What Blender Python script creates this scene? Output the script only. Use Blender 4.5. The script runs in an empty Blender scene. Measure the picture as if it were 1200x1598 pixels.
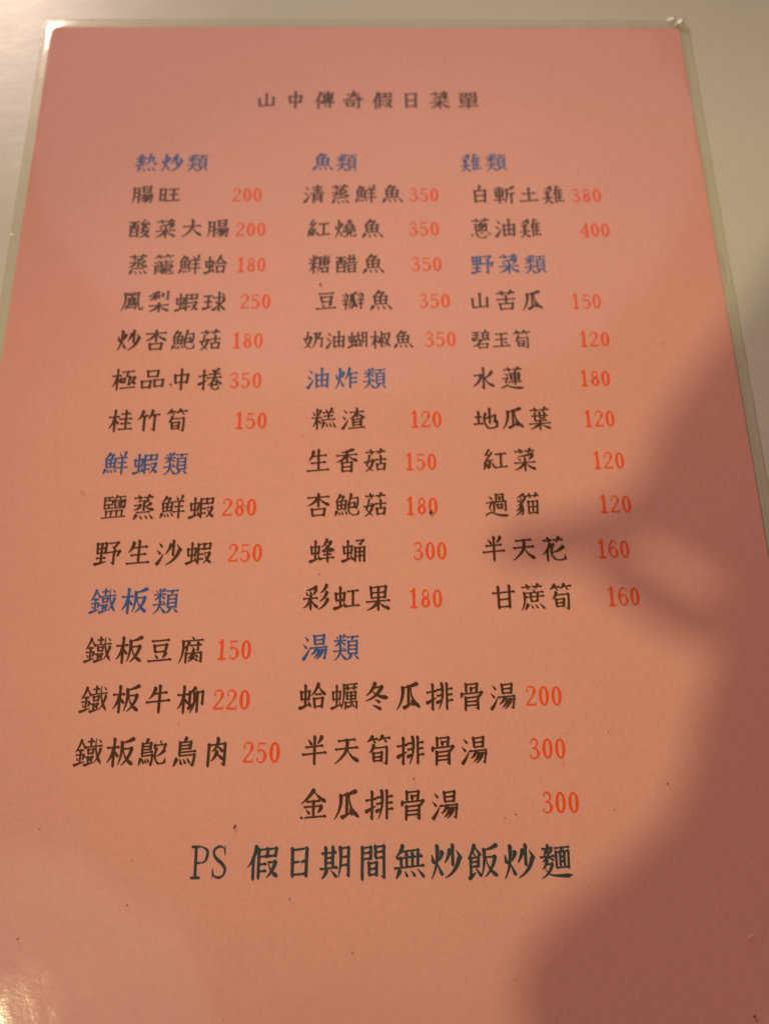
import bpy, bmesh, math, random
from mathutils import Vector, Matrix, Euler, noise
random.seed(7)
C = bpy.context.scene.collection
SC = bpy.context.scene
MM = 0.001

# ------------------------------------------------------------------ camera
# focal length in px of a 1200 x 1598 picture, position in mm, angles in rad (menu centre is the origin, +Y its top)
F_PX, CX, CY, CZ, RX, RY, RZ = [1237.553997, -0.406418, -89.041145, 202.645567, 0.316947, -0.013925, -0.013587]
ROT = (Matrix.Rotation(RZ, 3, 'Z') @ Matrix.Rotation(RY, 3, 'Y') @ Matrix.Rotation(RX, 3, 'X'))
EYE = Vector((CX, CY, CZ)) * MM
cam_data = bpy.data.cameras.new('camera')
cam = bpy.data.objects.new('camera', cam_data)
C.objects.link(cam)
cam.matrix_world = Matrix.Translation(EYE) @ ROT.to_4x4()
cam_data.sensor_fit = 'VERTICAL'
cam_data.lens = 4.3
cam_data.sensor_height = 4.3 * 1598 / F_PX
cam_data.sensor_width = cam_data.sensor_height * 0.75
cam_data.clip_start = 0.002
cam_data.clip_end = 30
cam_data.dof.use_dof = True
cam_data.dof.focus_distance = -(ROT.transposed() @ (Vector((0, -0.086, 0)) - EYE)).z
cam_data.dof.aperture_fstop = 4.3 / 3.2
SC.camera = cam

# ------------------------------------------------------------------ world, lamps, exposure
world = bpy.data.worlds.new('World')
SC.world = world
world.use_nodes = True
bg = world.node_tree.nodes['Background']
bg.inputs['Color'].default_value = (1.0, 0.38, 0.20, 1)
bg.inputs['Strength'].default_value = 0.15

def lamp(name, kind, loc, aim, radius, power, color):
    d = bpy.data.lights.new(name, kind)
    if kind == 'AREA': d.shape = 'DISK'; d.size = radius * 2
    else:
        d.shadow_soft_size = radius
        d.spot_size = math.radians(SPOT); d.spot_blend = 1.0
    d.energy = power
    d.color = color
    o = bpy.data.objects.new(name, d)
    C.objects.link(o)
    o.location = loc
    o.rotation_euler = (Vector(aim) - Vector(loc)).to_track_quat('-Z', 'Y').to_euler()
    return o
SPOT = 12.2
lamp('lamp_with_added_shade', 'SPOT', (-0.752, -0.600, 1.6), (0.03, -0.025, 0), 0.046, 55, (1.0, 0.83, 0.45))
lamp('ceiling_lamp', 'AREA', (-0.565, 1.017, 0.5), (0, 0, 0), 0.13, 11.2, (1.0, 0.76, 0.66))
lamp('added_veil_light', 'AREA', (0.0, 1.75, 1.62), (0, 1.75, 0), 0.95, 4.6, (0.86, 0.92, 1.0))  # added cool light; the film mirrors it as a pale veil near the top

SC.view_settings.view_transform = 'Standard'
SC.view_settings.look = 'None'
SC.view_settings.exposure = 0
SC.view_settings.gamma = 1

# ------------------------------------------------------------------ helpers
def mesh_obj(name, verts, faces, mat, parent=None, smooth=False):
    me = bpy.data.meshes.new(name)
    me.from_pydata(verts, [], faces)
    me.update()
    if mat:
        for m in (mat if isinstance(mat, (list, tuple)) else [mat]):
            me.materials.append(m)
    if smooth:
        for p in me.polygons: p.use_smooth = True
    o = bpy.data.objects.new(name, me)
    C.objects.link(o)
    if parent: o.parent = parent
    return o

def thing(name, label, cat, loc=(0, 0, 0)):
    o = bpy.data.objects.new(name, None)
    C.objects.link(o)
    o.location = loc
    o.empty_display_size = 0.01
    o['label'] = label
    o['category'] = cat
    return o

class Nodes:
    def __init__(s, name):
        s.m = bpy.data.materials.new(name)
        s.m.use_nodes = True
        s.t = s.m.node_tree
        s.t.nodes.clear()
        s.out = s.t.nodes.new('ShaderNodeOutputMaterial')
    def n(s, kind, **kw):
        nd = s.t.nodes.new('ShaderNode' + kind)
        for k, v in kw.items():
            if k in nd.inputs.keys(): nd.inputs[k].default_value = v
            else: setattr(nd, k, v)
        return nd
    def l(s, a, b): s.t.links.new(a, b)
    def coords(s): return s.n('TexCoord').outputs['Object']
    def noise(s, co, scale, detail=3.0, rough=0.5, stretch=None):
        if stretch:
            mp = s.n('Mapping'); mp.inputs['Scale'].default_value = stretch
            s.l(co, mp.inputs['Vector']); co = mp.outputs[0]
        nz = s.n('TexNoise', Scale=scale, Detail=detail, Roughness=rough)
        s.l(co, nz.inputs['Vector'])
        return nz.outputs['Fac']
    def ramp(s, fac, a, b, pa=0.3, pb=0.7):
        r = s.n('ValToRGB')
        e = r.color_ramp.elements
        e[0].position, e[0].color = pa, (*a, 1)
        e[1].position, e[1].color = pb, (*b, 1)
        s.l(fac, r.inputs[0])
        return r.outputs[0]
    def bump(s, h, strength, dist, prev=None):
        b = s.n('Bump', Strength=strength, Distance=dist)
        s.l(h, b.inputs['Height'])
        if prev: s.l(prev, b.inputs['Normal'])
        return b.outputs[0]

# ------------------------------------------------------------------ materials
def mat_table():
    k = Nodes('table laminate')
    co = k.coords()
    p = k.n('BsdfPrincipled', Roughness=0.30, **{'IOR': 1.5, 'Specular IOR Level': 0.32})
    c = k.ramp(k.noise(co, 9, 4), (0.58, 0.625, 0.505), (0.64, 0.69, 0.565))
    k.l(c, p.inputs['Base Color'])
    r = k.n('MapRange'); r.inputs['To Min'].default_value = 0.26; r.inputs['To Max'].default_value = 0.42
    k.l(k.noise(co, 22, 6, 0.6), r.inputs['Value']); k.l(r.outputs[0], p.inputs['Roughness'])
    b = k.bump(k.noise(co, 70, 4, 0.55, (1, 1.6, 1)), 0.16, 0.0006)
    b = k.bump(k.noise(co, 900, 3), 0.25, 0.0001, b)
    k.l(b, p.inputs['Normal'])
    k.l(p.outputs[0], k.out.inputs[0])
    return k.m

def mat_paper():
    k = Nodes('pink paper')
    co = k.coords()
    p = k.n('BsdfPrincipled', Roughness=0.9)
    p.inputs['Specular IOR Level'].default_value = 0.1
    c1 = k.ramp(k.noise(co, 14, 5, 0.6), (0.825, 0.428, 0.355), (0.86, 0.452, 0.375))
    c2 = k.ramp(k.noise(co, 1000, 3, 0.75), (0.93, 0.928, 0.925), (1.05, 1.05, 1.05), 0.25, 0.75)
    mx = k.n('MixRGB', blend_type='MULTIPLY'); mx.inputs[0].default_value = 1
    k.l(c1, mx.inputs[1]); k.l(c2, mx.inputs[2])
    k.l(mx.outputs[0], p.inputs['Base Color'])
    k.l(p.outputs[0], k.out.inputs[0])
    return k.m

def mat_ink(name, a, b):
    k = Nodes(name)
    p = k.n('BsdfPrincipled', Roughness=0.7)
    p.inputs['Specular IOR Level'].default_value = 0.15
    k.l(k.ramp(k.noise(k.coords(), 1800, 3, 0.7), a, b, 0.25, 0.75), p.inputs['Base Color'])
    k.l(p.outputs[0], k.out.inputs[0])
    return k.m

def mat_film(name, tint, veil_lo, veil_hi, rough=0.13, ior=1.5):
    # clear plastic: light goes straight through, a fresnel share is mirrored, scuffs scatter a little
    k = Nodes(name)
    co = k.coords()
    tr = k.n('BsdfTransparent'); tr.inputs[0].default_value = (*tint, 1)
    gl = k.n('BsdfAnisotropic'); gl.inputs['Roughness'].default_value = rough
    gl.inputs['Color'].default_value = (1, 1, 1, 1)
    df = k.n('BsdfDiffuse'); df.inputs[0].default_value = (0.86, 0.84, 0.80, 1)
    b = k.bump(k.noise(co, 100, 4, 0.6), 0.20, 0.00025)
    b = k.bump(k.noise(co, 700, 4, 0.7), 0.15, 0.00006, b)
    b = k.bump(k.noise(co, 30, 3, 0.6, (1, 0.6, 1)), 0.30, 0.0008, b)
    k.l(b, gl.inputs['Normal'])
    r = k.n('MapRange'); r.inputs['To Min'].default_value = rough * 0.6; r.inputs['To Max'].default_value = rough * 1.9
    k.l(k.noise(co, 60, 6, 0.7), r.inputs['Value']); k.l(r.outputs[0], gl.inputs['Roughness'])
    v = k.n('MapRange'); v.inputs['From Min'].default_value = 0.35; v.inputs['From Max'].default_value = 0.7
    v.inputs['To Min'].default_value = veil_lo; v.inputs['To Max'].default_value = veil_hi
    k.l(k.noise(co, 35, 6, 0.65), v.inputs['Value'])
    m1 = k.n('MixShader'); k.l(v.outputs[0], m1.inputs[0]); k.l(tr.outputs[0], m1.inputs[1]); k.l(df.outputs[0], m1.inputs[2])
    # a film has air on both sides: the share mirrored is the same from above and from below
    geo = k.n('NewGeometry'); io = k.n('MapRange'); io.inputs['To Min'].default_value = ior; io.inputs['To Max'].default_value = 1 / ior
    k.l(geo.outputs['Backfacing'], io.inputs['Value'])
    fr = k.n('Fresnel'); k.l(io.outputs[0], fr.inputs['IOR'])
    m2 = k.n('MixShader'); k.l(fr.outputs[0], m2.inputs[0]); k.l(m1.outputs[0], m2.inputs[1]); k.l(gl.outputs[0], m2.inputs[2])
    k.l(m2.outputs[0], k.out.inputs[0])
    return k.m

def mat_plain(name, a, b, rough=0.5, scale=60, bump=0.0, sss=0.0):
    k = Nodes(name)
    co = k.coords()
    p = k.n('BsdfPrincipled', Roughness=rough)
    nz = k.noise(co, scale, 4)
    k.l(k.ramp(nz, a, b), p.inputs['Base Color'])
    if bump: k.l(k.bump(nz, bump, 0.0005), p.inputs['Normal'])
    if sss: p.inputs['Subsurface Weight'].default_value = sss
    k.l(p.outputs[0], k.out.inputs[0])
    return k.m

M_TABLE, M_PAPER = mat_table(), mat_paper()
M_FILM = mat_film('clear film', (0.99, 0.985, 0.975), 0.003, 0.020, 0.065)
M_RIM = mat_film('film edge', (0.95, 0.94, 0.88), 0.10, 0.26, 0.2)
M_MARGIN = mat_film('welded margin', (0.985, 0.98, 0.95), 0.04, 0.11, 0.10, 1.45)
M_BACK = mat_film('film underside', (0.99, 0.98, 0.95), 0.01, 0.03, 0.2, 1.06)
INK = {'black': mat_ink('dark brown ink', (0.060, 0.024, 0.008), (0.10, 0.042, 0.016)),
       'blue': mat_ink('blue ink', (0.026, 0.098, 0.320), (0.045, 0.145, 0.420)),
       'red': mat_ink('orange red ink', (0.92, 0.088, 0.010), (0.97, 0.118, 0.018)),
       'green': mat_ink('grey green ink', (0.026, 0.042, 0.052), (0.050, 0.074, 0.086))}
M_SPECK = [mat_plain('brown crumb', (0.20, 0.06, 0.015), (0.34, 0.13, 0.04), 0.5, 2500),
           mat_plain('dark grit', (0.05, 0.018, 0.010), (0.12, 0.04, 0.02), 0.6, 2500),
           mat_plain('brown fibre', (0.28, 0.09, 0.03), (0.36, 0.13, 0.05), 0.6, 2500),
           mat_plain('violet dot', (0.30, 0.10, 0.22), (0.40, 0.14, 0.26), 0.6, 2500),
           mat_plain('orange dot', (0.60, 0.08, 0.02), (0.66, 0.12, 0.04), 0.6, 2500)]
M_SCRATCH = mat_film('scratched film', (0.95, 0.95, 0.95), 0.25, 0.6, 0.25)
M_HAIRLINE = mat_film('faint scratch', (0.99, 0.99, 0.99), 0.02, 0.06, 0.25)

# ------------------------------------------------------------------ table
table = thing('table', 'grey beige glossy table lying under the pink menu', 'table', (0, 0.02, 0))
def build_tabletop():
    w, h, t, r, seg = 0.62, 0.42, 0.028, 0.03, 6
    bm = bmesh.new()
    ring = []
    for cx, cy, a0 in ((w - r, h - r, 0), (-w + r, h - r, 90), (-w + r, -h + r, 180), (w - r, -h + r, 270)):
        for i in range(seg + 1):
            a = math.radians(a0 + 90 * i / seg)
            ring.append((cx + r * math.cos(a), cy + r * math.sin(a)))
    prof = [(0.0, 0.0), (0.0, -0.004), (0.0, -t)]
    top = [bm.verts.new((x * (1 - .003), y * (1 - .003), 0)) for x, y in ring]
    mid = [bm.verts.new((x, y, -0.003)) for x, y in ring]
    bot = [bm.verts.new((x, y, -t)) for x, y in ring]
    n = len(ring)
    bm.faces.new(top)
    bm.faces.new(bot[::-1])
    for a, b in ((top, mid), (mid, bot)):
        for i in range(n):
            bm.faces.new((a[i], b[i], b[(i + 1) % n], a[(i + 1) % n]))
    bmesh.ops.recalc_face_normals(bm, faces=bm.faces)
    me = bpy.data.meshes.new('tabletop'); bm.to_mesh(me); me.materials.append(M_TABLE)
    o = bpy.data.objects.new('tabletop', me); C.objects.link(o); o.parent = table
build_tabletop()

# ------------------------------------------------------------------ menu: A4 paper inside a clear pouch
menu = thing('menu', 'laminated pink paper menu with three columns of printed dishes and red prices', 'menu')
PW, PH = 105.0, 148.5           # half size of the paper, mm
RIM = 3.0                       # clear margin round the paper, mm
Z_PAPER, Z_INK, Z_FILM = 0.30, 0.36, 0.58

def wave(x, y):                 # gentle waviness of the sheet, mm
    v = 0.10 * noise.noise(Vector((x / 46, y / 46, 3.1))) + 0.035 * noise.noise(Vector((x / 15, y / 15, 8.2)))
    return v

def build_paper():
    nx, ny = 42, 60
    V = [((-PW + 2 * PW * i / nx) * MM, (-PH + 2 * PH * j / ny) * MM, Z_PAPER * MM) for j in range(ny + 1) for i in range(nx + 1)]
    F = [(j * (nx + 1) + i, j * (nx + 1) + i + 1, (j + 1) * (nx + 1) + i + 1, (j + 1) * (nx + 1) + i) for j in range(ny) for i in range(nx)]
    o = mesh_obj('paper_sheet', V, F, M_PAPER, menu)
    # give the sheet its 0.1 mm thickness
    bm = bmesh.new(); bm.from_mesh(o.data)
    r = bmesh.ops.extrude_face_region(bm, geom=bm.faces[:])
    vs = [e for e in r['geom'] if isinstance(e, bmesh.types.BMVert)]
    bmesh.ops.translate(bm, verts=vs, vec=(0, 0, -0.1 * MM))
    bmesh.ops.recalc_face_normals(bm, faces=bm.faces)
    bm.to_mesh(o.data); bm.free()
    return o
paper = build_paper()

def build_film():
    W, H, R = PW + RIM, PH + RIM + 0.4, 2.6
    # grid lines: dense near the seam
    def lines(half, paper_half, n):
        core = [-paper_half + 2 * paper_half * i / n for i in range(n + 1)]
        e = [paper_half + d for d in (0.35, 0.8, 1.4, 2.0, 2.7)]
        e = [v for v in e if v < half - 0.2] + [half]
        return [-v for v in e[::-1]] + core + e
    xs, ys = lines(W, PW, 140), lines(H, PH, 198)
    def z(x, y):
        dx, dy = max(abs(x) - PW, 0), max(abs(y) - PH, 0)
        d = math.hypot(dx, dy)
        t = min(d / 1.3, 1); t = t * t * (3 - 2 * t)
        amp = 1 if d == 0 else max(0.35, 1 - d / 1.5)
        v = Z_FILM + 0.06 - 0.26 * t + amp * wave(x, y) * 0.8
        if d > 0: v += 0.12 * noise.noise(Vector((x / 9.0, y / 9.0, 5.5)))
        return max(v, 0.40 if d == 0 else 0.22)
    def corner(x, y):           # rounded outer corners
        ax, ay = abs(x), abs(y)
        if ax > W - R and ay > H - R:
            u, v = ax - (W - R), ay - (H - R)
            m = max(u, v); l = math.hypot(u, v)
            if l > 0:
                s = m / l
                u, v = u * s, v * s
            return math.copysign(W - R + u, x), math.copysign(H - R + v, y)
        return x, y
    V, F = [], []
    nx, ny = len(xs), len(ys)
    for y in ys:
        for x in xs:
            cx, cy = corner(x, y)
            V.append((cx * MM, cy * MM, z(cx, cy) * MM))
    for j in range(ny - 1):
        for i in range(nx - 1):
            F.append((j * nx + i, j * nx + i + 1, (j + 1) * nx + i + 1, (j + 1) * nx + i))
    top = mesh_obj('front_film', V, F, [M_FILM, M_RIM, M_MARGIN], menu, smooth=True)
    for p in top.data.polygons:
        if abs(p.center.x) > (PW + .3) * MM or abs(p.center.y) > (PH + .3) * MM: p.material_index = 2
    # edge wall of the pouch joins the front film
    edge = [i for i in range(nx)] + [(j + 1) * nx - 1 for j in range(1, ny)] + [(ny - 1) * nx + i for i in range(nx - 2, -1, -1)] + [j * nx for j in range(ny - 2, 0, -1)]
    bm = bmesh.new(); bm.from_mesh(top.data); bm.verts.ensure_lookup_table()
    rim = [bm.verts[i] for i in edge]
    low = [bm.verts.new((v.co.x * 1.0008, v.co.y * 1.0008, 0.00009)) for v in rim]
    bm.verts.ensure_lookup_table()
    for a in range(len(edge)):
        b = (a + 1) % len(edge)
        f = bm.faces.new((rim[a], low[a], low[b], rim[b])); f.material_index = 1; f.smooth = True
    bm.to_mesh(top.data); bm.free()
    # back film, flat against the table
    V2, n = [], 0
    for sx, sy, a0 in ((1, 1, 0), (-1, 1, 90), (-1, -1, 180), (1, -1, 270)):
        for i in range(7):
            a = math.radians(a0 + 15 * i)
            V2.append(((sx * (W - R) + R * math.cos(a)) * MM, (sy * (H - R) + R * math.sin(a)) * MM, 0.09 * MM))
    mesh_obj('back_film', V2, [tuple(range(len(V2)))], M_BACK, menu)
build_film()

# small folds and blisters pressed into the weld
M_FOLD = mat_film('folded film', (0.95, 0.94, 0.90), 0.04, 0.14, 0.30)
def crease(x0, y0, x1, y1, w, h):
    n, m = 16, 10; V, F = [], []
    dx, dy = x1 - x0, y1 - y0; L = math.hypot(dx, dy); ex, ey = -dy / L, dx / L
    for i in range(n + 1):
        t = i / n; s = math.sin(math.pi * min(max(t, .02), .98)) ** .5
        wob = 0.22 * noise.noise(Vector((x0 + t * 4, y0, 2.2)))
        for j in range(m + 1):
            a = math.pi * j / m; q = w * s * (1 + .3 * noise.noise(Vector((t * 5, j * .4, 7.7))))
            px, py = x0 + dx * t + ex * (q * math.cos(a) + wob), y0 + dy * t + ey * (q * math.cos(a) + wob)
            V.append((px * MM, py * MM, (0.30 + h * s * math.sin(a)) * MM))
    for i in range(n):
        for j in range(m): F.append((i * (m + 1) + j, i * (m + 1) + j + 1, (i + 1) * (m + 1) + j + 1, (i + 1) * (m + 1) + j))
    mesh_obj('weld_crease', V, F, M_FOLD, menu, smooth=True)
def facet(cx, cy, rx, ry, turn, gx, gy):
    # a blister whose top leans by the slope gx, gy
    n = 14; ring = []
    for i in range(n):
        a = 2 * math.pi * i / n; q = random.uniform(.85, 1.12)
        u, v = rx * q * math.cos(a), ry * q * math.sin(a)
        ring.append((u * math.cos(turn) - v * math.sin(turn), u * math.sin(turn) + v * math.cos(turn)))
    low = min(u * gx + v * gy for u, v in ring)
    V = [((cx + u * s) * MM, (cy + v * s) * MM, (z0 + (u * gx * s + v * gy * s - low) * top) * MM)
         for s, z0, top in ((1.12, .22, 0), (1.0, .34, .96), (.6, .36, 1), (.01, .37, 1)) for u, v in ring]
    F = [(k * n + i, k * n + (i + 1) % n, (k + 1) * n + (i + 1) % n, (k + 1) * n + i) for k in range(3) for i in range(n)]
    mesh_obj('weld_blister', V, F, M_FOLD, menu, smooth=True)
facet(102.3, 151.3, 1.5, 0.75, -.45, .83, .02)
facet(105.3, 150.3, 1.2, 0.95, .5, .85, 0)
facet(104.0, 149.5, 0.7, 0.5, .6, .84, 0)
facet(-107.4, 66.0, 0.6, 0.35, -.5, -.01, -.22)
crease(105.9, 60.0, 106.2, 48.0, 0.35, 0.12)

# ------------------------------------------------------------------ print
# the characters are written with a brush: every stroke is a path (x right, y down in a box of 100) that a
# slanted nib of changing width follows; the inked area is then traced into an outline and filled
import numpy as np
# x right, y DOWN, 0..100 per component box. types: h s p n d l t z w
K={}
def c(n,s): K[n]=s
c('木','h 6,30 94,30;s 50,0 50,100;p 49,32 34,60 2,84;n 51,32 68,62 99,86')
c('木L','h 2,30 98,30;s 56,0 56,100;p 54,32 38,58 2,82;d 60,42 90,62')
c('木B','h 2,30 98,30;s 50,0 50,100;p 48,34 32,60 6,82;n 54,34 72,62 98,84')
c('山','s 50,2 50,88;w 8,36 12,92 90,88;s 90,34 90,96')
c('中','s 14,26 18,68;z 14,28 86,26 80,66;h 18,62 82,62;s 50,0 50,100')
c('亻','p 92,0 60,34 4,60;s 62,32 62,100')
c('口','s 6,8 16,96;z 8,12 94,10 82,92;h 16,84 88,84')
c('口W','s 4,8 10,96;z 6,12 96,10 90,92;h 10,84 92,84')
c('日','s 12,2 14,98;z 12,6 88,4 86,98;h 16,48 84,48;h 15,90 86,90')
c('曰','s 6,4 12,96;z 8,8 94,6 88,94;h 12,46 88,46;h 12,88 90,88')
c('目','s 12,0 12,100;z 12,4 88,3 88,100;h 14,32 86,32;h 14,60 86,60;h 14,92 86,92')
c('田','s 6,4 10,96;z 6,8 94,6 90,94;s 50,8 50,86;h 12,46 88,46;h 10,88 92,88')
c('由','s 8,30 12,98;z 8,34 92,32 88,98;s 50,0 50,88;h 12,60 88,60;h 12,90 90,90')
c('艹','h 2,44 42,44;s 24,6 30,92;h 54,44 98,44;p 78,4 74,40 64,90')
c('寸','h 2,34 98,34;g 68,0 68,96 50,84;d 22,54 40,74')
c('專','h 8,8 92,8;s 50,0 50,60;s 18,20 22,46;z 18,22 82,20 78,44;h 22,32 78,32;h 22,43 78,43;t 8,58 92,54;g 66,56 66,98 50,88;h 0,68 100,68;d 22,78 40,90')
c('大','h 10,36 92,36;p 52,0 48,48 30,76 2,98;n 52,38 68,70 99,94')
c('可','h 0,8 100,8;s 14,34 20,78;z 14,36 54,34 50,74;h 20,70 52,70;g 78,8 78,96 58,84')
c('叚','s 8,6 8,100;z 8,8 50,7 48,32;h 10,30 46,30;h 10,54 44,54;h 10,76 44,76;z 56,8 92,7 88,32;h 58,30 88,30;v 56,50 88,50 72,78 46,98;n 56,56 72,80 100,96')
c('采','p 84,2 56,10 18,14;d 18,22 30,36;d 44,18 54,32;p 84,14 76,26 66,36;h 4,50 96,50;s 50,36 50,100;p 48,52 32,74 2,90;n 52,52 70,74 99,92')
c('木short','h 4,24 96,24;s 50,0 50,100;p 48,28 30,62 2,86;n 52,28 70,62 99,88')
c('甲','s 8,4 12,54;z 8,6 92,5 88,52;h 14,28 86,28;h 12,50 88,50;s 50,6 50,100;h 0,76 100,76')
c('土','h 16,40 84,40;s 50,2 50,90;h 2,92 98,92')
c('坴','h 20,14 80,14;s 50,0 50,34;h 4,34 96,34;p 38,36 30,48 14,56;l 58,38 78,52;h 16,66 84,66;s 50,52 50,92;t 4,96 98,86')
c('丸','h 2,30 70,28;p 36,0 34,44 2,94;w 70,28 70,70 84,92 96,90 98,70;d 16,46 40,64')
c('灬','e 14,8 2,92;d 34,14 44,86;d 60,12 72,84;d 82,4 100,88')
c('火L','d 8,26 20,50;p 88,20 78,34 64,46;p 50,0 48,40 34,70 2,100;d 52,56 86,88')
c('少','p 36,16 24,36 6,54;g 52,0 52,62 42,56;d 74,18 98,42;p 88,44 60,78 8,100')
c('米L','d 12,12 26,30;p 86,8 78,20 66,32;h 2,42 98,42;s 52,0 52,100;p 50,44 32,68 4,84;d 58,52 90,70')
c('米T','d 14,6 28,26;p 84,2 76,14 66,26;h 2,44 98,44;s 50,0 50,98;p 48,48 30,74 2,90;d 56,54 90,82')
c('犬','h 2,26 98,26;p 52,0 46,48 2,98;n 54,34 70,66 98,96;d 70,0 86,14')
c('頁','h 2,6 98,6;p 52,8 46,14 38,20;s 16,24 16,78;z 16,26 84,24 84,78;h 18,42 82,42;h 18,58 82,58;h 18,75 82,75;p 38,80 26,92 2,100;d 62,80 96,98')
c('魚','p 44,0 32,14 14,28;z 36,10 66,8 52,24;s 22,30 26,72;z 22,31 80,29 76,70;s 50,31 50,68;h 25,50 76,50;h 26,69 78,69;e 16,80 2,100;d 36,80 42,96;d 60,78 70,96;d 82,74 102,100')
c('魚L','p 44,0 30,14 6,30;z 36,10 74,8 58,24;s 16,30 22,70;z 16,31 92,28 86,68;s 52,31 52,66;h 20,49 86,49;h 22,68 88,66;e 14,80 0,98;d 34,80 42,94;d 56,78 66,94;d 80,74 100,92')
c('奚','p 82,0 56,8 18,12;d 18,20 28,32;d 44,16 54,28;p 84,12 76,22 66,32;y 46,32 28,42 54,44;y 62,38 34,58 72,57;h 4,68 96,66;p 50,58 40,82 2,100;n 52,70 66,86 98,98')
c('隹','p 38,0 26,26 2,50;s 26,26 26,100;d 54,0 66,12;h 28,26 92,25;h 28,46 86,46;h 28,67 86,67;s 58,26 58,90;h 26,91 100,90')
c('里','s 12,4 16,52;z 12,6 88,4 84,50;h 16,27 84,27;h 16,48 86,48;s 50,6 50,92;h 14,70 86,70;t 2,97 98,88')
c('予','z 12,6 82,4 52,26;d 34,20 62,36;z 2,46 98,42 80,62;g 52,44 52,98 30,86')
c('氵','d 24,2 64,18;d 2,34 44,50;t 6,96 40,82 90,52')
c('乍','p 36,0 26,26 2,54;h 28,26 98,24;s 42,26 42,100;h 44,50 90,49;h 44,72 92,71')
c('羊','d 26,0 40,18;p 78,0 70,12 60,22;h 10,24 92,24;h 16,46 86,46;h 0,68 100,68;s 50,24 50,100')
c('虫L','s 10,26 16,64;z 10,28 88,26 82,60;h 16,58 86,58;s 50,0 50,88;t 0,96 40,90 96,80;d 76,66 98,90')
c('金','p 50,0 32,22 2,46;n 50,2 70,26 99,44;h 26,40 74,40;h 16,58 84,58;s 50,40 50,92;d 22,68 34,82;p 80,64 74,74 66,82;h 4,95 98,95')
c('金L','p 54,0 36,22 2,46;d 54,2 94,34;h 26,40 80,40;h 14,58 88,58;s 52,40 52,90;d 20,68 32,80;p 88,64 80,72 72,80;t 2,98 98,86')
c('戈R','h 2,28 98,22;n 46,0 60,56 98,96;p 88,44 70,66 44,92;d 70,2 88,16')
c('鐵R','h 14,10 52,10;s 32,0 32,28;h 2,30 100,28;s 18,38 20,58;z 18,40 50,38 46,56;h 20,54 48,54;h 10,68 54,67;s 22,67 22,92;s 42,67 42,88;t 2,96 58,88;h 22,78 42,78;n 62,0 70,56 102,98;p 92,40 80,66 58,90;d 78,4 92,16')
c('反','p 92,0 60,8 22,12;p 20,12 20,50 2,96;v 28,36 84,36 62,72 22,98;n 32,42 56,76 100,98')
c('昜','s 22,0 26,38;z 22,2 80,0 76,36;h 26,18 76,18;h 26,35 78,35;h 2,50 98,49;p 36,52 26,66 4,78;y 30,62 92,60 84,98 70,90;p 54,62 42,78 20,92;p 72,62 58,82 36,98')
c('月L','p 18,4 20,56 2,98;z 20,6 86,5 86,60 86,96 66,88;h 22,34 82,34;h 22,60 82,60')
c('月B','s 16,2 16,100;z 16,6 84,4 84,60 84,98 68,88;h 18,32 82,32;h 18,58 82,58')
c('王L','h 6,8 94,8;h 12,48 90,48;s 52,8 52,86;t 0,96 98,82')
c('王','h 12,8 90,8;h 18,48 84,48;s 50,8 50,92;h 0,94 100,94')
c('酉','h 2,6 98,6;s 10,28 14,98;z 10,30 90,28 88,98;p 36,8 36,40 24,60;w 62,8 62,48 70,54 82,52;h 16,68 86,68;h 14,92 88,92')
c('夋','y 48,0 12,24 76,20;d 66,8 88,28;p 34,30 30,48 6,54;w 60,30 60,46 70,50 94,44;p 40,52 28,70 8,80;v 36,66 78,64 54,88 4,100;n 36,70 60,90 98,100')
c('丞','z 26,4 72,2 52,20;g 52,20 52,72 42,66;v 8,34 36,32 30,52 4,68;p 84,26 74,38 60,46;n 56,42 72,62 100,72;h 20,88 82,87')
c('竹','p 24,0 16,22 2,40;h 16,24 46,22;s 30,26 30,98;p 66,0 60,20 48,40;h 60,22 98,20;g 76,22 76,98 60,86')
c('⺮','p 24,0 16,32 2,62;h 16,36 46,32;d 26,44 36,80;p 66,0 60,30 48,60;h 60,32 98,28;d 72,42 82,80')
c('龍','d 22,0 30,10;h 4,16 46,15;d 14,22 18,30;p 38,20 34,28 30,32;h 2,38 50,37;s 8,48 8,100;z 8,50 44,48 44,98 36,92;h 10,64 42,64;h 10,80 42,80;s 58,2 58,30;h 60,14 96,12;h 58,32 90,30;z 58,44 94,42 92,54;h 58,56 92,56;w 58,56 58,92 70,98 98,96 98,80;h 62,70 88,69;h 62,82 88,81')
c('合','p 50,0 32,24 2,46;n 50,2 70,28 99,46;h 32,42 68,42;s 22,58 28,98;z 22,60 80,58 74,96;h 28,91 76,91')
c('鳥s','p 52,0 48,6 40,14;s 24,14 24,60;z 24,15 76,14 74,38;h 26,26 74,26;h 26,38 74,38;h 24,52 92,51;h 24,64 84,63;y 84,64 86,80 80,100 70,92;e 14,76 2,98;d 30,76 36,90;d 44,76 50,88;d 58,74 66,88')
c('鳥','p 52,0 46,8 38,14;s 24,14 24,62;z 24,15 74,14 72,38;h 26,26 72,26;h 26,38 72,38;h 24,50 98,49;z 24,62 92,61 90,82 84,100 70,90;e 12,74 0,98;d 28,74 34,92;d 44,74 52,90;d 60,72 70,88')
c('鳥L','p 56,0 48,8 40,14;s 20,14 20,60;z 20,15 82,14 80,38;h 22,26 80,26;h 22,38 80,38;h 20,50 98,48;z 20,62 94,60 92,82 86,98 74,90;e 12,74 0,96;d 28,74 34,90;d 44,74 52,88;d 60,72 70,86')
c('几','p 16,4 18,56 0,98;w 18,6 84,4 84,70 92,96 102,94 102,76')
c('求','h 6,26 94,26;g 50,0 50,96 36,86;d 20,44 36,58;t 4,90 22,82 42,68;p 90,38 76,52 58,62;n 54,52 72,76 100,92;d 70,4 86,16')
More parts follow.
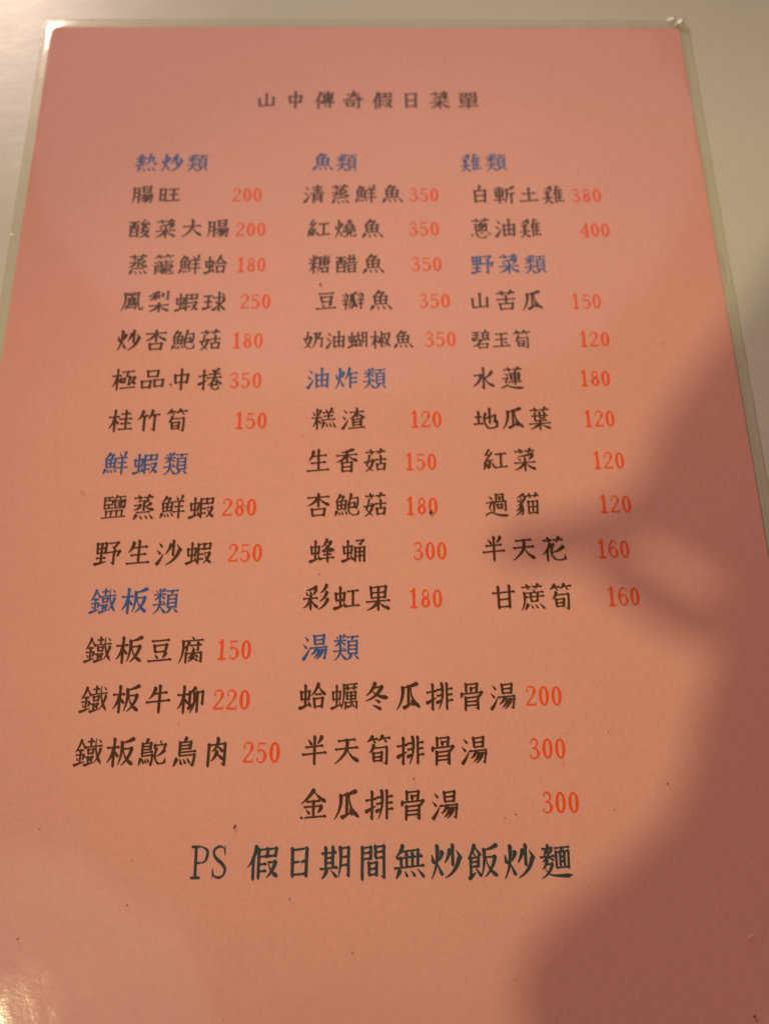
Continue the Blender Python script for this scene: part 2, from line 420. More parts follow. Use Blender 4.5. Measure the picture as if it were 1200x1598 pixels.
c('包','p 34,0 24,26 2,52;z 28,20 88,18 84,58 76,68 66,62;z 22,42 64,40 62,64;h 26,62 62,62;w 24,42 24,88 40,96 96,94 98,70')
c('女L','y 46,0 34,36 20,58 76,96;p 76,30 60,70 6,98;h 2,40 96,34')
c('古','h 4,24 96,24;s 50,0 50,52;s 16,54 22,98;z 16,56 86,54 80,96;h 22,91 82,91')
c('亟','h 12,6 92,4;y 48,6 38,32 62,31;g 60,32 58,82 46,72;s 2,42 6,68;z 2,44 28,42 26,66;h 6,65 28,64;v 68,40 98,38 86,60 64,78;n 70,46 82,62 104,76;h 2,97 102,95')
c('丂','h 2,4 98,4')
c('扌','h 2,30 96,26;g 58,0 58,98 36,86;t 2,70 98,52')
c('卷R','d 30,2 42,14;p 76,0 68,8 60,16;h 14,24 88,23;h 2,42 98,41;p 50,8 44,50 2,80;n 62,42 76,62 102,74;z 34,60 68,58 66,78;h 36,78 64,77;w 36,70 36,92 46,98 78,96 82,82')
c('圭','h 16,16 84,16;s 50,0 50,42;h 4,42 96,42;h 14,66 86,66;s 50,46 50,94;h 0,95 100,95')
c('旬','p 24,0 18,18 2,36;z 18,14 88,12 88,70 86,98 68,88;s 22,38 24,82;z 22,40 64,38 62,80;h 26,60 62,60;h 24,79 62,79')
c('臣','h 10,4 90,4;s 12,4 12,94;s 40,4 40,24;s 68,4 68,24;h 12,26 84,26;s 84,26 84,56;h 12,56 84,56;s 40,56 40,90;s 68,56 68,90;h 10,94 94,94')
c('鹽','h 6,6 44,5;s 8,6 8,54;s 26,6 26,20;h 10,20 42,20;s 42,20 42,38;h 10,38 42,38;s 26,38 26,54;h 8,55 46,54;p 60,0 56,8 48,16;h 56,6 98,5;s 74,6 74,16;s 52,20 54,56;z 52,22 96,20 94,56;h 54,55 94,55;p 86,26 74,38 60,48;d 60,28 88,50;s 74,22 74,54;s 16,66 18,92;z 16,68 86,66 84,92;s 38,68 38,92;s 62,68 62,92;h 0,96 100,95')
c('生','p 28,6 20,30 6,48;h 24,28 88,26;s 52,0 52,92;h 20,60 84,58;h 2,95 100,94')
c('豆','h 12,6 88,5;s 22,26 28,60;z 22,28 78,26 72,58;h 28,56 74,56;d 28,68 38,84;p 74,64 68,76 62,86;h 0,95 100,94')
c('腐','d 48,0 58,10;h 12,16 96,15;p 14,16 14,60 0,98;p 38,22 32,34 20,42;s 30,38 30,56;h 46,34 90,33;g 76,24 76,54 64,50;d 54,40 60,48;s 28,62 28,100;z 28,64 90,63 90,98 78,92;p 58,54 52,70 36,82;d 58,66 76,78;p 58,78 50,86 38,94;d 60,82 76,92')
c('牛','p 34,8 26,28 8,46;h 30,28 86,26;h 0,58 100,56;s 54,0 54,100')
c('卯','p 42,4 28,14 8,20;s 8,18 8,74;t 4,82 34,62;p 38,24 38,66 12,100;z 60,22 96,20 96,70 82,62;s 60,20 60,100')
c('它','d 48,0 58,12;s 8,18 4,34;z 10,20 94,18 84,34;p 86,44 60,56 26,66;w 22,34 22,84 36,94 94,92 96,72')
c('肉','s 12,20 10,100;z 12,22 88,20 88,60 86,98 70,88;p 54,0 48,28 26,46;d 50,26 76,46;p 50,48 42,64 24,80;d 50,54 76,74')
c('青','h 16,10 84,10;h 20,26 80,26;s 50,0 50,42;h 2,43 98,42;s 22,54 20,100;z 22,56 80,54 80,98 66,90;h 24,68 78,68;h 24,81 78,81')
c('糸L','y 48,0 16,24 56,24;y 74,14 16,52 84,48;s 52,54 52,84;e 14,62 0,92;d 30,66 38,86;d 72,60 94,80')
c('工','h 10,10 92,8;s 50,10 50,88;h 0,92 100,90')
c('堯','h 30,10 72,10;s 50,0 50,26;h 22,28 80,27;h 8,42 44,42;s 26,34 26,58;h 4,59 46,58;h 56,42 92,41;s 74,32 74,56;h 54,57 98,56;h 0,70 100,68;p 38,70 34,88 4,100;w 62,70 62,90 72,96 98,94 98,80')
c('唐','d 50,0 60,8;h 14,14 96,13;p 16,14 16,60 0,98;z 30,28 82,26 82,52;h 22,40 98,39;h 30,52 82,52;s 54,18 54,64;s 32,72 36,98;z 32,73 80,71 76,96;h 36,93 78,93')
c('昔','h 8,20 92,20;s 32,0 32,42;s 68,0 68,42;h 0,43 100,42;s 18,56 20,100;z 18,58 82,56 80,98;h 20,76 80,76;h 20,94 82,94')
c('辛','d 44,0 60,12;h 10,18 92,17;d 26,26 38,40;p 76,22 68,34 60,42;h 0,48 100,47;h 14,68 88,67;s 50,48 50,100')
c('瓜','p 84,2 56,10 26,14;p 26,14 22,58 0,98;s 50,10 50,86;t 32,92 50,84 66,76;d 60,64 70,84;n 60,14 68,60 100,96')
c('瓜s','p 84,2 56,10 26,14;p 26,14 22,58 0,98;s 50,10 50,86;t 32,92 66,76;d 60,64 70,84;n 62,14 72,60 100,94')
c('乃','p 36,8 30,60 2,98;y 12,8 76,6 56,42 94,40 88,96 68,86')
c('叔','s 26,0 26,38;h 28,18 54,17;h 2,39 56,38;g 28,40 28,96 16,88;e 14,54 2,74;d 38,54 52,72;v 56,14 92,12 80,56 50,96;n 60,22 72,66 104,96')
c('羔','d 28,0 40,14;p 74,0 66,10 58,18;h 10,18 90,17;h 18,36 82,35;h 0,55 100,54;s 50,18 50,55;e 16,68 2,98;d 34,70 42,90;d 58,70 70,90;d 80,66 100,94')
c('查','h 8,18 92,17;s 50,0 50,46;p 48,20 32,38 4,50;n 52,20 70,36 98,48;s 24,54 26,88;z 24,55 76,54 76,88;h 26,68 74,68;h 26,82 74,82;h 0,97 100,96')
c('禾T','p 78,0 52,14 20,20;h 2,44 98,42;s 50,14 50,100;p 48,46 30,76 0,96;n 52,46 72,74 100,94')
c('夆','p 44,0 32,18 8,32;v 40,12 74,10 48,34 6,50;n 28,14 52,36 100,48;h 22,52 80,51;h 26,66 76,65;h 6,82 96,80;s 50,44 50,100')
c('甬','z 20,4 80,2 54,20;d 38,14 58,24;s 14,34 12,98;z 14,36 88,34 88,98 72,90;h 16,54 84,54;h 16,72 84,72;s 50,36 50,98')
c('彡','p 84,0 56,20 20,32;p 88,30 56,54 12,68;p 96,60 56,86 2,100')
c('果','s 18,2 22,50;z 18,4 82,2 78,48;h 22,26 78,26;h 22,47 78,47;s 50,4 50,100;h 2,62 98,61;p 48,64 32,82 2,96;n 52,64 70,82 100,95')
c('厲','h 14,4 98,2;p 14,4 14,50 0,98;h 24,18 54,18;s 36,10 38,28;h 64,18 96,17;s 80,9 76,28;s 32,34 34,62;z 32,35 88,34 86,62;h 34,48 86,48;h 34,61 86,61;s 60,34 60,86;s 26,72 24,100;z 26,74 94,72 94,98 84,92;t 38,90 70,86;d 68,78 80,92')
c('冬','p 42,0 28,24 4,44;v 36,16 72,14 44,46 2,64;n 26,22 50,44 100,56;d 44,62 62,72;d 34,82 66,98')
c('非R','p 30,0 30,60 8,98;h 2,22 30,21;h 2,44 30,43;t 0,70 32,60;s 62,0 62,100;h 64,22 98,20;h 64,44 96,42;h 64,66 100,64')
c('骨','s 26,2 26,34;z 26,4 76,3 72,34;z 48,18 48,18 72,18;s 48,18 48,32;s 8,36 4,50;z 8,38 96,36 86,50;s 24,52 22,100;z 24,54 78,52 78,98 64,90;h 26,68 76,68;h 26,82 76,82')
c('半','d 22,8 36,26;p 80,2 72,16 62,26;h 14,36 86,34;h 0,62 100,60;s 50,0 50,102')
c('天','h 16,10 84,8;h 6,42 94,40;p 50,10 46,52 28,76 0,98;n 52,42 66,70 100,94')
c('白','p 50,0 44,14 34,22;s 14,26 18,98;z 14,28 86,26 82,96;h 18,56 80,56;h 18,88 84,88')
c('車','h 10,10 90,9;s 14,24 18,62;z 14,26 86,24 82,60;h 18,43 82,43;h 18,60 84,60;h 0,78 100,77;s 50,0 50,100')
c('斤','p 88,2 58,12 20,16;p 20,16 20,60 0,98;h 24,42 100,40;s 66,42 66,102')
c('囱','p 54,0 48,8 38,14;s 8,16 12,96;z 8,18 92,16 90,96;p 44,24 36,42 20,52;v 40,38 74,36 54,64 24,78;d 46,50 64,70;h 12,90 90,90')
c('心','d 8,30 2,70;w 26,18 34,80 74,92 78,60;d 46,8 60,34;d 82,20 98,56')
c('石','h 4,6 98,5;p 48,6 34,46 2,72;s 34,50 38,98;z 34,52 86,50 82,96;h 38,92 84,92')
c('玉','h 16,8 86,7;h 18,46 82,45;s 50,8 50,90;h 2,93 100,92;d 64,60 80,76')
c('水','g 50,0 50,98 34,86;v 8,34 38,32 28,62 0,86;p 88,20 74,38 56,50;n 54,40 70,72 102,90')
c('辶','d 14,6 28,20;y 4,36 26,34 16,58 28,78;m 0,92 22,80 52,92 100,97')
c('也','z 8,52 88,36 84,72 70,64;s 50,0 50,78;w 22,24 22,84 34,96 98,94 100,68')
c('世','h 2,40 98,38;s 20,10 20,96;s 50,0 50,72;s 78,4 78,70;h 50,70 78,70;h 20,96 92,95')
c('咼','s 24,2 24,42;z 24,4 76,3 76,42;z 48,22 48,20 76,20;s 48,22 48,40;s 8,44 6,98;z 8,46 94,44 94,96 80,90;s 32,60 36,84;z 32,62 68,60 66,82;h 36,80 66,80')
c('豸','p 76,0 50,8 16,14;d 18,22 32,34;d 46,16 56,28;p 90,12 70,34 16,50;y 44,32 66,52 62,90 38,94;p 56,48 36,64 4,74;p 62,62 40,80 2,94')
c('化','p 34,0 22,32 0,62;s 22,36 22,102;p 92,20 74,38 44,52;w 50,0 50,86 62,96 100,94 100,68')
c('甘','h 0,30 100,28;s 24,4 26,100;s 76,2 76,100;h 26,60 76,59;h 26,92 76,92')
c('庶','d 50,0 60,9;h 12,15 98,14;p 14,15 14,60 0,100;h 22,36 100,34;s 42,22 44,60;s 72,22 70,60;h 44,58 72,58;e 28,74 16,98;d 42,74 50,92;d 60,74 70,92;d 80,70 98,96')
c('其','h 8,18 92,17;s 28,0 28,66;s 72,0 72,66;h 30,34 70,34;h 30,50 70,50;h 0,68 100,67;p 34,74 24,88 4,100;d 62,76 92,96')
c('門','s 8,2 8,102;z 8,4 42,3 42,38;h 10,20 40,20;h 10,38 42,38;s 60,2 60,38;z 60,4 94,3 94,60 94,100 80,92;h 62,20 92,20;h 62,38 92,38')
c('無','p 26,0 18,18 2,34;h 22,18 84,16;h 8,38 94,36;s 20,38 22,66;s 40,26 40,66;s 60,26 60,66;s 80,26 78,66;h 0,68 100,66;e 16,78 4,100;d 34,80 42,96;d 56,80 68,96;d 78,76 98,100')
c('食L','p 50,0 32,20 2,40;d 54,4 92,30;d 44,22 52,30;s 22,36 22,94;z 22,38 78,36 78,64;h 24,50 76,50;h 24,64 76,64;t 14,98 60,82;d 60,70 92,92')
c('麥L','h 16,10 86,9;s 52,0 52,44;p 40,14 34,24 22,32;d 40,16 40,16;p 76,14 70,22 62,28;h 2,36 98,35;p 50,36 34,44 12,52;d 58,38 90,48;p 44,50 30,64 10,74;v 40,60 80,58 58,82 4,102;n 26,66 50,86 140,98 220,98')
c('面','h 2,6 98,5;p 50,8 46,16 38,20;s 8,22 10,96;z 8,24 92,22 90,96;s 36,24 36,90;s 64,24 64,90;h 38,46 62,46;h 38,66 62,66;h 10,92 92,92')
c('利','p 44,0 30,8 8,12;h 0,30 54,28;s 30,8 30,66;p 28,32 20,48 0,62;d 34,36 50,50;s 66,14 66,44;g 90,0 90,66 76,58')
LAYOUT={
'山':[('山',10,14,90,88)],'中':[('中',12,4,88,98)],'傳':[('亻',4,6,34,98),('專',34,6,98,96)],
'奇':[('大',18,2,84,42),('可',4,44,96,98)],'假':[('亻',2,6,32,98),('叚',32,8,98,96)],
'日':[('日',20,10,80,92)],'菜':[('艹',10,4,90,24),('采',4,24,96,98)],
'單':[('口W',14,8,44,28),('口W',56,8,86,28),('甲',6,34,94,98)],
'熱':[('坴',4,4,50,66),('丸',50,6,98,68),('灬',10,74,90,98)],
'炒':[('火L',2,6,42,96),('少',42,6,98,96)],'類':[('米T',4,6,48,48),('犬',2,50,50,96),('頁',50,8,96,96)],
'魚':[('魚',4,4,96,94)],'雞':[('奚',2,6,48,96),('隹',48,6,98,94)],'野':[('里',2,8,48,94),('予',48,8,98,98)],
'油':[('氵',4,8,32,94),('由',36,6,94,94)],'炸':[('火L',2,6,42,96),('乍',42,6,98,96)],
'鮮':[('魚L',2,6,52,92),('羊',52,6,98,98)],'蝦':[('虫L',2,10,42,92),('叚',42,10,98,94)],
'鐵':[('金L',2,8,40,92),('鐵R',38,6,98,96)],'板':[('木L',2,4,44,98),('反',42,8,98,96)],
'湯':[('氵',4,8,32,94),('昜',32,8,96,96)],'腸':[('月L',4,10,38,94),('昜',38,8,98,96)],
'旺':[('日',6,16,36,82),('王',42,16,98,86)],'酸':[('酉',4,10,46,92),('夋',48,6,98,94)],
'大':[('大',4,6,96,92)],'蒸':[('艹',12,2,88,20),('丞',8,22,92,76),('灬',12,80,88,99)],
'籠':[('⺮',6,2,94,24),('龍',6,28,94,98)],'蛤':[('虫L',2,10,42,92),('合',42,8,98,94)],
'鳳':[('几',4,4,94,94),('丂',30,16,70,26),('鳥s',24,24,76,86)],'梨':[('利',6,2,94,60),('木short',6,56,94,100)],
'球':[('王L',2,14,42,84),('求',42,6,98,98)],'杏':[('木short',4,4,96,58),('口W',22,62,78,96)],
'鮑':[('魚L',2,6,50,92),('包',50,6,98,92)],'菇':[('艹',10,2,90,24),('女L',4,26,48,94),('古',48,30,94,92)],
'極':[('木L',2,4,40,98),('亟',38,12,98,92)],'品':[('口W',26,8,74,42),('口W',4,52,44,90),('口W',56,50,96,88)],
'捲':[('扌',2,6,38,96),('卷R',38,4,98,96)],'桂':[('木L',2,4,44,98),('圭',44,8,98,92)],
'竹':[('竹',4,8,96,96)],'筍':[('⺮',6,2,94,28),('旬',14,32,88,98)],'鹽':[('鹽',4,4,96,94)],
'生':[('生',6,4,94,94)],'沙':[('氵',4,8,32,94),('少',34,4,98,96)],'豆':[('豆',8,12,92,92)],'腐':[('腐',4,2,96,98)],
'牛':[('牛',8,4,92,98)],'柳':[('木L',2,4,42,98),('卯',42,8,96,98)],'鴕':[('鳥L',2,6,52,94),('它',54,12,98,92)],
'鳥':[('鳥',12,2,92,96)],'肉':[('肉',12,4,88,96)],'清':[('氵',4,8,32,94),('青',34,6,96,98)],
'紅':[('糸L',2,6,46,96),('工',46,20,98,88)],'燒':[('火L',2,6,40,96),('堯',40,6,98,94)],
'糖':[('米L',2,6,42,96),('唐',40,4,98,96)],'醋':[('酉',4,10,48,92),('昔',50,8,98,94)],
'瓣':[('辛',2,8,32,94),('瓜s',30,10,68,92),('辛',68,8,98,94)],'奶':[('女L',2,8,46,94),('乃',44,10,96,96)],
'蝴':[('虫L',2,10,36,92),('古',36,10,64,88),('月L',66,10,96,94)],'椒':[('木L',2,4,40,98),('叔',40,8,98,94)],
'糕':[('米L',2,6,42,96),('羔',42,8,98,94)],'渣':[('氵',4,8,30,94),('查',32,6,98,94)],
'香':[('禾T',6,2,94,54),('日',24,54,76,96)],'蜂':[('虫L',2,10,42,92),('夆',42,6,98,96)],
'蛹':[('虫L',2,10,44,92),('甬',46,8,94,96)],'彩':[('采',2,8,60,96),('彡',60,6,98,96)],
'虹':[('虫L',2,10,46,92),('工',48,20,98,88)],'果':[('果',4,6,96,98)],'蠣':[('虫L',2,10,38,92),('厲',38,6,98,96)],
'冬':[('冬',8,4,94,96)],'瓜':[('瓜',6,6,96,96)],'排':[('扌',2,6,38,96),('非R',40,6,98,98)],
'骨':[('骨',8,4,92,98)],'半':[('半',8,4,92,96)],'天':[('天',6,8,96,94)],'金':[('金',4,2,96,94)],
'白':[('白',16,4,84,94)],'斬':[('車',2,8,50,94),('斤',50,8,98,98)],'土':[('土',8,14,92,88)],
'蔥':[('艹',10,2,90,20),('囱',20,22,80,68),('心',6,70,94,98)],'苦':[('艹',10,2,90,26),('古',8,26,92,96)],
'碧':[('王L',6,6,44,46),('白',52,2,92,48),('石',6,50,94,98)],'玉':[('玉',8,12,92,90)],'水':[('水',4,4,96,98)],
'蓮':[('艹',14,2,92,20),('車',34,22,88,80),('辶',4,22,98,98)],'地':[('土',2,18,38,76),('也',36,8,98,92)],
'葉':[('艹',10,2,90,22),('世',16,22,84,60),('木B',4,58,96,100)],'過':[('咼',34,6,88,78),('辶',4,8,98,98)],
'貓':[('豸',2,6,46,96),('艹',48,6,98,26),('田',52,34,94,92)],'花':[('艹',10,4,90,26),('化',6,30,96,94)],
'甘':[('甘',8,8,92,94)],'蔗':[('艹',10,2,90,22),('庶',6,22,96,98)],'期':[('其',2,8,54,94),('月L',56,8,94,96)],
'間':[('門',10,6,90,98),('日',34,52,66,90)],'無':[('無',4,4,96,94)],'飯':[('食L',2,4,46,96),('反',44,8,98,96)],
'麵':[('麥L',2,4,48,94),('面',48,10,96,74)]}
def strokes(ch):
    out=[]
    for comp,x0,y0,x1,y1 in LAYOUT[ch]:
        for s in K[comp].split(';'):
            t,*pp=s.split()
            P=[tuple(map(float,q.split(','))) for q in pp]
            out.append((t,[((x0+a*(x1-x0)/100)/100,1-(y0+b*(y1-y0)/100)/100) for a,b in P]))
    return out

def densify(P,t):
    P=np.array(P,float); 
    keep=[P[0]]
    for q in P[1:]:
        if np.linalg.norm(q-keep[-1])>1e-3: keep.append(q)
    P=np.array(keep)
    if len(P)<2: return P
    seg=np.diff(P,axis=0); Ls=np.linalg.norm(seg,axis=1); U=seg/Ls[:,None]; T=[]
    thr=0.3 if t in 'pndtem' else 0.62
    for i in range(len(P)):
        if i==0: T.append(None)
        elif i==len(P)-1: T.append(None)
        else:
            m=(U[i-1]*Ls[i]+U[i]*Ls[i-1]); m/=np.linalg.norm(m)+1e-9
            T.append(None if U[i-1]@U[i]<(0.3 if t in 'pndem' else (0.25 if t=='w' else 0.72)) else m)
    # natural-ish end tangents for curves
    out=[]
    for i in range(len(seg)):
        u=U[i]; t0=T[i]; t1=T[i+1]
        if t0 is None: t0=(2*u-t1) if (t1 is not None) else u
        if t1 is None: t1=(2*u-T[i]) if (T[i] is not None) else u
        t0=t0/np.linalg.norm(t0); t1=t1/np.linalg.norm(t1)
        n=max(3,int(Ls[i]/0.01)); s=np.linspace(0,1,n,endpoint=False)[:,None]
        out.append((2*s**3-3*s**2+1)*P[i]+(s**3-2*s**2+s)*t0*Ls[i]+(-2*s**3+3*s**2)*P[i+1]+(s**3-s**2)*t1*Ls[i])
    return np.vstack(out+[P[-1:]])
def widths(Q,t,w,P):
    d=np.gradient(Q,axis=0); d/=np.linalg.norm(d,axis=1)[:,None]+1e-9
    c=np.r_[0,np.cumsum(np.linalg.norm(np.diff(Q,axis=0),axis=1))]; Lt=c[-1]; s=c/Lt; r=Lt-c
    hz=d[:,0]**2
    W=w*(0.076-0.030*hz)
    if t=='h':
        W*=1+0.5*np.exp(-((c-0.01)/0.03)**2); W*=1+0.62*np.exp(-((r-0.03)/0.035)**2); W*=np.clip(0.45+r/0.03,0,1)
    elif t in 'sg':
        W*=1+0.28*np.exp(-((c-0.03)/0.035)**2); 
        if t=='s': W*=np.clip(0.5+r/0.09,0,1)
    elif t=='p': W=w*(0.088*(1-s)**0.75+0.016)
    elif t=='e': W=w*(0.085*(1-s)**0.8+0.028)
    elif t=='n':
        W=w*(0.030+0.088*np.clip(s/0.82,0,1)**1.4); W*=np.clip(0.1+r/max(0.05,0.18*Lt),0,1)
    elif t=='m': W=w*(0.05+0.05*np.clip(s/0.85,0,1)**2); W*=np.clip(0.1+r/(0.18*Lt),0,1)
    elif t in 'dl':
        m=min(1,0.6+Lt*2); W=w*m*(0.026+0.078*s**0.9); W*=np.clip(0.45+r/0.04,0,1)
    elif t=='t': W=w*(0.080*(1-s)**0.8+0.018)
    elif t in 'zyvw':
        W*=1+0.3*np.exp(-((c-0.01)/0.03)**2)
        if t=='v':
            k=np.searchsorted(c,np.linalg.norm(np.array(P[1])-P[0])); a=c[min(k,len(c)-1)]
            f=np.clip((c-a)/(Lt-a+1e-9),0,1); W=np.where(c<a,W,w*(0.085*(1-f)**0.7+0.016))
    if t=='y': W*=0.85
    if t in 'gzyw' and len(P)>=3:
        hook=np.linalg.norm(np.array(P[-1])-P[-2])
        if (t=='g') or (t in 'zyw' and hook<0.2 and len(P)>=4):
            W*=np.where(r<hook,np.clip(0.12+r/hook,0,1.15),1)
    for p in P[1:-1]:
        i=np.linalg.norm(Q-np.array(p),axis=1).argmin()
        if 2<i<len(Q)-3:
            u,v=Q[i]-Q[i-2],Q[i+2]-Q[i]; u/=np.linalg.norm(u)+1e-9; v/=np.linalg.norm(v)+1e-9
            if u[0]>0.7 and v[1]<-0.5: W=np.maximum(W,w*0.095*np.exp(-((c-c[i]-0.008)/0.03)**2))
    return W
def draw(st,w=1.0,S=256,slant=0.075,pad=0.0):
    G=np.zeros((S,S),bool); yy,xx=np.mgrid[0:S,0:S]; yy=(yy+.5)/S; xx=(xx+.5)/S
    for t,P in st:
        P=np.array(P,float); P[:,1]+=slant*(P[:,0]-0.5); P=0.5+(P-0.5)*0.92
        Q=densify(P,t)
        if len(Q)<3: continue
        r=np.maximum(widths(Q,t,w,P),0.012)/2
        for i in range(len(Q)-1):
            for a in (0,.5):
                p=Q[i]*(1-a)+Q[i+1]*a; rr=r[i]*(1-a)+r[i+1]*a
                R=int(rr*S*1.4)+2; cx,cy=int(p[0]*S),int(p[1]*S)
                y0,y1,x0,x1=max(0,cy-R),min(S,cy+R+1),max(0,cx-R),min(S,cx+R+1)
                dx=xx[y0:y1,x0:x1]-p[0]; dy=yy[y0:y1,x0:x1]-p[1]
                A=(dx-dy)*0.7071; B=(dx+dy)*0.7071
                G[y0:y1,x0:x1]|=(A/(1.15*rr))**2+(B/(0.88*rr))**2<1
    return G
def weight(ch):
    n=len(strokes(ch)); return float(np.clip(1.36-0.0215*n,0.84,1.24))
def glyph_ink(ch,S=256): return draw(strokes(ch),weight(ch),S)
def cr(pts,n=14,closed=False):
    P=np.array(pts,float); 
    if closed: P=np.vstack([P[-1:],P,P[:2]])
    else: P=np.vstack([2*P[0]-P[1],P,2*P[-1]-P[-2]]); P[0,2]=P[1,2];P[-1,2]=P[-2,2]
    out=[]
    for i in range(1,len(P)-2):
        a,b,c,d=P[i-1:i+3]; t=np.linspace(0,1,n,endpoint=False)[:,None]
        out.append(0.5*((2*b)+(-a+c)*t+(2*a-5*b+4*c-d)*t*t+(-a+3*b-3*c+d)*t**3))
    return np.vstack(out+[P[-2:-1]])
def oval(x0,y0,x1,y1,wv,wh,n=24):
    a=np.arange(n+1)/n*2*math.pi; cx,cy=(x0+x1)/2,(y0+y1)/2; rx=(x1-x0)/2; ry=(y1-y0)/2
    w=wv*np.abs(np.cos(a))**1.3+wh*(1-np.abs(np.cos(a))**1.3)
    return np.c_[cx+(rx-w/2)*np.cos(a),cy+(ry-w/2)*np.sin(a),w]
V,H=0.122,0.062   # stem / hairline widths, em
def line(*p): return ('l',p)
def cur(*p): return ('c',p)
A={ # width .5, height .68
'0':(.5,[('o',(.05,0,.45,.68,V,H))]),
'1':(.5,[line((.25,.02,V),(.25,.66,V)),line((.25,.655,H),(.12,.585,H)),line((.12,.015,H),(.38,.015,H))]),
'2':(.5,[cur((.10,.50,.075),(.075,.54,.03),(.12,.63,.03),(.24,.665,H),(.36,.61,.06),(.375,.50,V),(.30,.34,.05),(.17,.18,H),(.07,.045,H)),line((.07,.035,.065),(.40,.035,.065)),line((.40,.03,.03),(.435,.14,.022))]),
'3':(.5,[cur((.11,.55,.06),(.13,.62,.032),(.23,.665,H),(.345,.60,.06),(.355,.50,.065),(.29,.39,.04),(.19,.355,H)),cur((.19,.355,H),(.32,.325,.045),(.39,.19,V),(.34,.06,.06),(.22,.015,H),(.11,.04,.035),(.085,.12,.07))]),
'4':(.5,[line((.33,.02,V),(.33,.66,V*.9)),line((.33,.655,.03),(.05,.20,H)),line((.05,.19,.04),(.45,.19,.04)),line((.24,.015,H),(.41,.015,H))]),
'5':(.5,[line((.12,.64,.055),(.37,.64,.055)),line((.125,.64,.03),(.10,.35,.03)),cur((.10,.35,.028),(.19,.41,H),(.32,.385,.055),(.39,.22,V),(.33,.06,.06),(.21,.015,H),(.11,.04,.035),(.085,.12,.065))]),
'6':(.5,[cur((.38,.57,.055),(.35,.64,.032),(.25,.665,H),(.14,.56,.062),(.085,.34,V),(.12,.12,.068),(.25,.015,H)),cur((.25,.015,H),(.38,.09,.06),(.40,.22,V),(.34,.37,.045),(.24,.405,H),(.14,.34,.03),(.10,.26,.03))]),
'8':(.5,[('o',(.10,.34,.40,.68,.062,H)),('o',(.06,0,.44,.38,V,H))]),
'P':(.58,[line((.15,.02,.082),(.15,.70,.082)),line((.05,.015,H),(.26,.015,H)),line((.05,.705,H),(.20,.705,H)),cur((.15,.705,H),(.32,.70,.032),(.46,.62,.075),(.47,.52,.082),(.42,.39,.06),(.30,.345,.032),(.18,.345,H))]),
'S':(.5,[cur((.405,.54,.03),(.37,.66,.03),(.25,.705,H),(.11,.64,.06),(.10,.52,.07),(.20,.41,.085),(.34,.31,.085),(.42,.19,.075),(.37,.06,.055),(.24,.01,H),(.11,.06,.035),(.075,.19,.03)),line((.405,.72,.022),(.405,.52,.03)),line((.072,0,.022),(.072,.20,.03))]),
}
def ascii_glyph(ch,S=256):
    w,items=A[ch]; G=np.zeros((S,S),bool); yy,xx=np.mgrid[0:S,0:S]; yy=(yy+.5)/S; xx=(xx+.5)/S
    for t,p in items:
        if t=='o': Q=oval(*p,n=120)
        elif t=='l':
            a,b=np.array(p[0]),np.array(p[1]); Q=a+(b-a)*np.linspace(0,1,60)[:,None]
        else: Q=cr(p,20)
        for x,y,ww in Q:
            x=x+0.02;y=y+0.12; rr=max(ww,.02)/2
            if t=='l': G|=(np.abs(xx-x)<rr)&(np.abs(yy-y)<rr) if (abs(p[0][0]-p[1][0])<.01 or abs(p[0][1]-p[1][1])<.01) else ((xx-x)**2+(yy-y)**2<rr*rr)
            else: G|=(xx-x)**2+(yy-y)**2<rr*rr
    return G

def blur(a,k=2):
    a=a.astype(float)
    for _ in range(k):
        for ax in (0,1):
            a=(np.roll(a,1,ax)+2*a+np.roll(a,-1,ax))/4
    return a
def contours(g):
    f=np.pad(blur(np.pad(g,4),2),1); H,W=f.shape
    nxt={}
    lev=.5
    def ip(p,q):
        a,b=f[p],f[q]; t=(lev-a)/(b-a); return (p[1]+(q[1]-p[1])*t,p[0]+(q[0]-p[0])*t)
    segs={}
    ys,xs=np.where((np.maximum.reduce([f[:-1,:-1],f[1:,:-1],f[:-1,1:],f[1:,1:]])>=lev)&(np.minimum.reduce([f[:-1,:-1],f[1:,:-1],f[:-1,1:],f[1:,1:]])<lev))
    for y,x in zip(ys,xs):
        c=[(y,x),(y,x+1),(y+1,x+1),(y+1,x)]; b=[f[p]>=lev for p in c]
        e=[(c[0],c[1]),(c[1],c[2]),(c[2],c[3]),(c[3],c[0])]
        key=lambda i:tuple(sorted(e[i]))
        cr=[i for i in range(4) if b[i]!=b[(i+1)%4]]
        # orient: enter edge where goes inside->outside
        outs=[i for i in cr if b[i] and not b[(i+1)%4]]; ins=[i for i in cr if not b[i] and b[(i+1)%4]]
        if len(cr)==2: segs.setdefault(key(outs[0]),[]).append((key(ins[0]),))
        else:
            for o in outs:
                i=(o+3)%4 if (o+3)%4 in ins else (o+1)%4
                segs.setdefault(key(o),[]).append((key(i),))
    loops=[]
    segs={k:v[0][0] for k,v in segs.items()}
    while segs:
        k,v=segs.popitem(); loop=[k]
        while v!=loop[0]:
            loop.append(v); 
            if v not in segs: break
            v=segs.pop(v)
        if len(loop)>8: loops.append(np.array([ip(*k) for k in loop])-5)
    return loops
def dp(P,eps):
    if len(P)<3: return P
    a,b=P[0],P[-1]; v=b-a; n=np.linalg.norm(v)
    dd=np.linalg.norm(P-a,axis=1) if n<1e-9 else np.abs((P[:,0]-a[0])*v[1]-(P[:,1]-a[1])*v[0])/n
    k=dd.argmax()
    if dd[k]<eps: return np.array([a,b])
    return np.vstack([dp(P[:k+1],eps)[:-1],dp(P[k:],eps)])

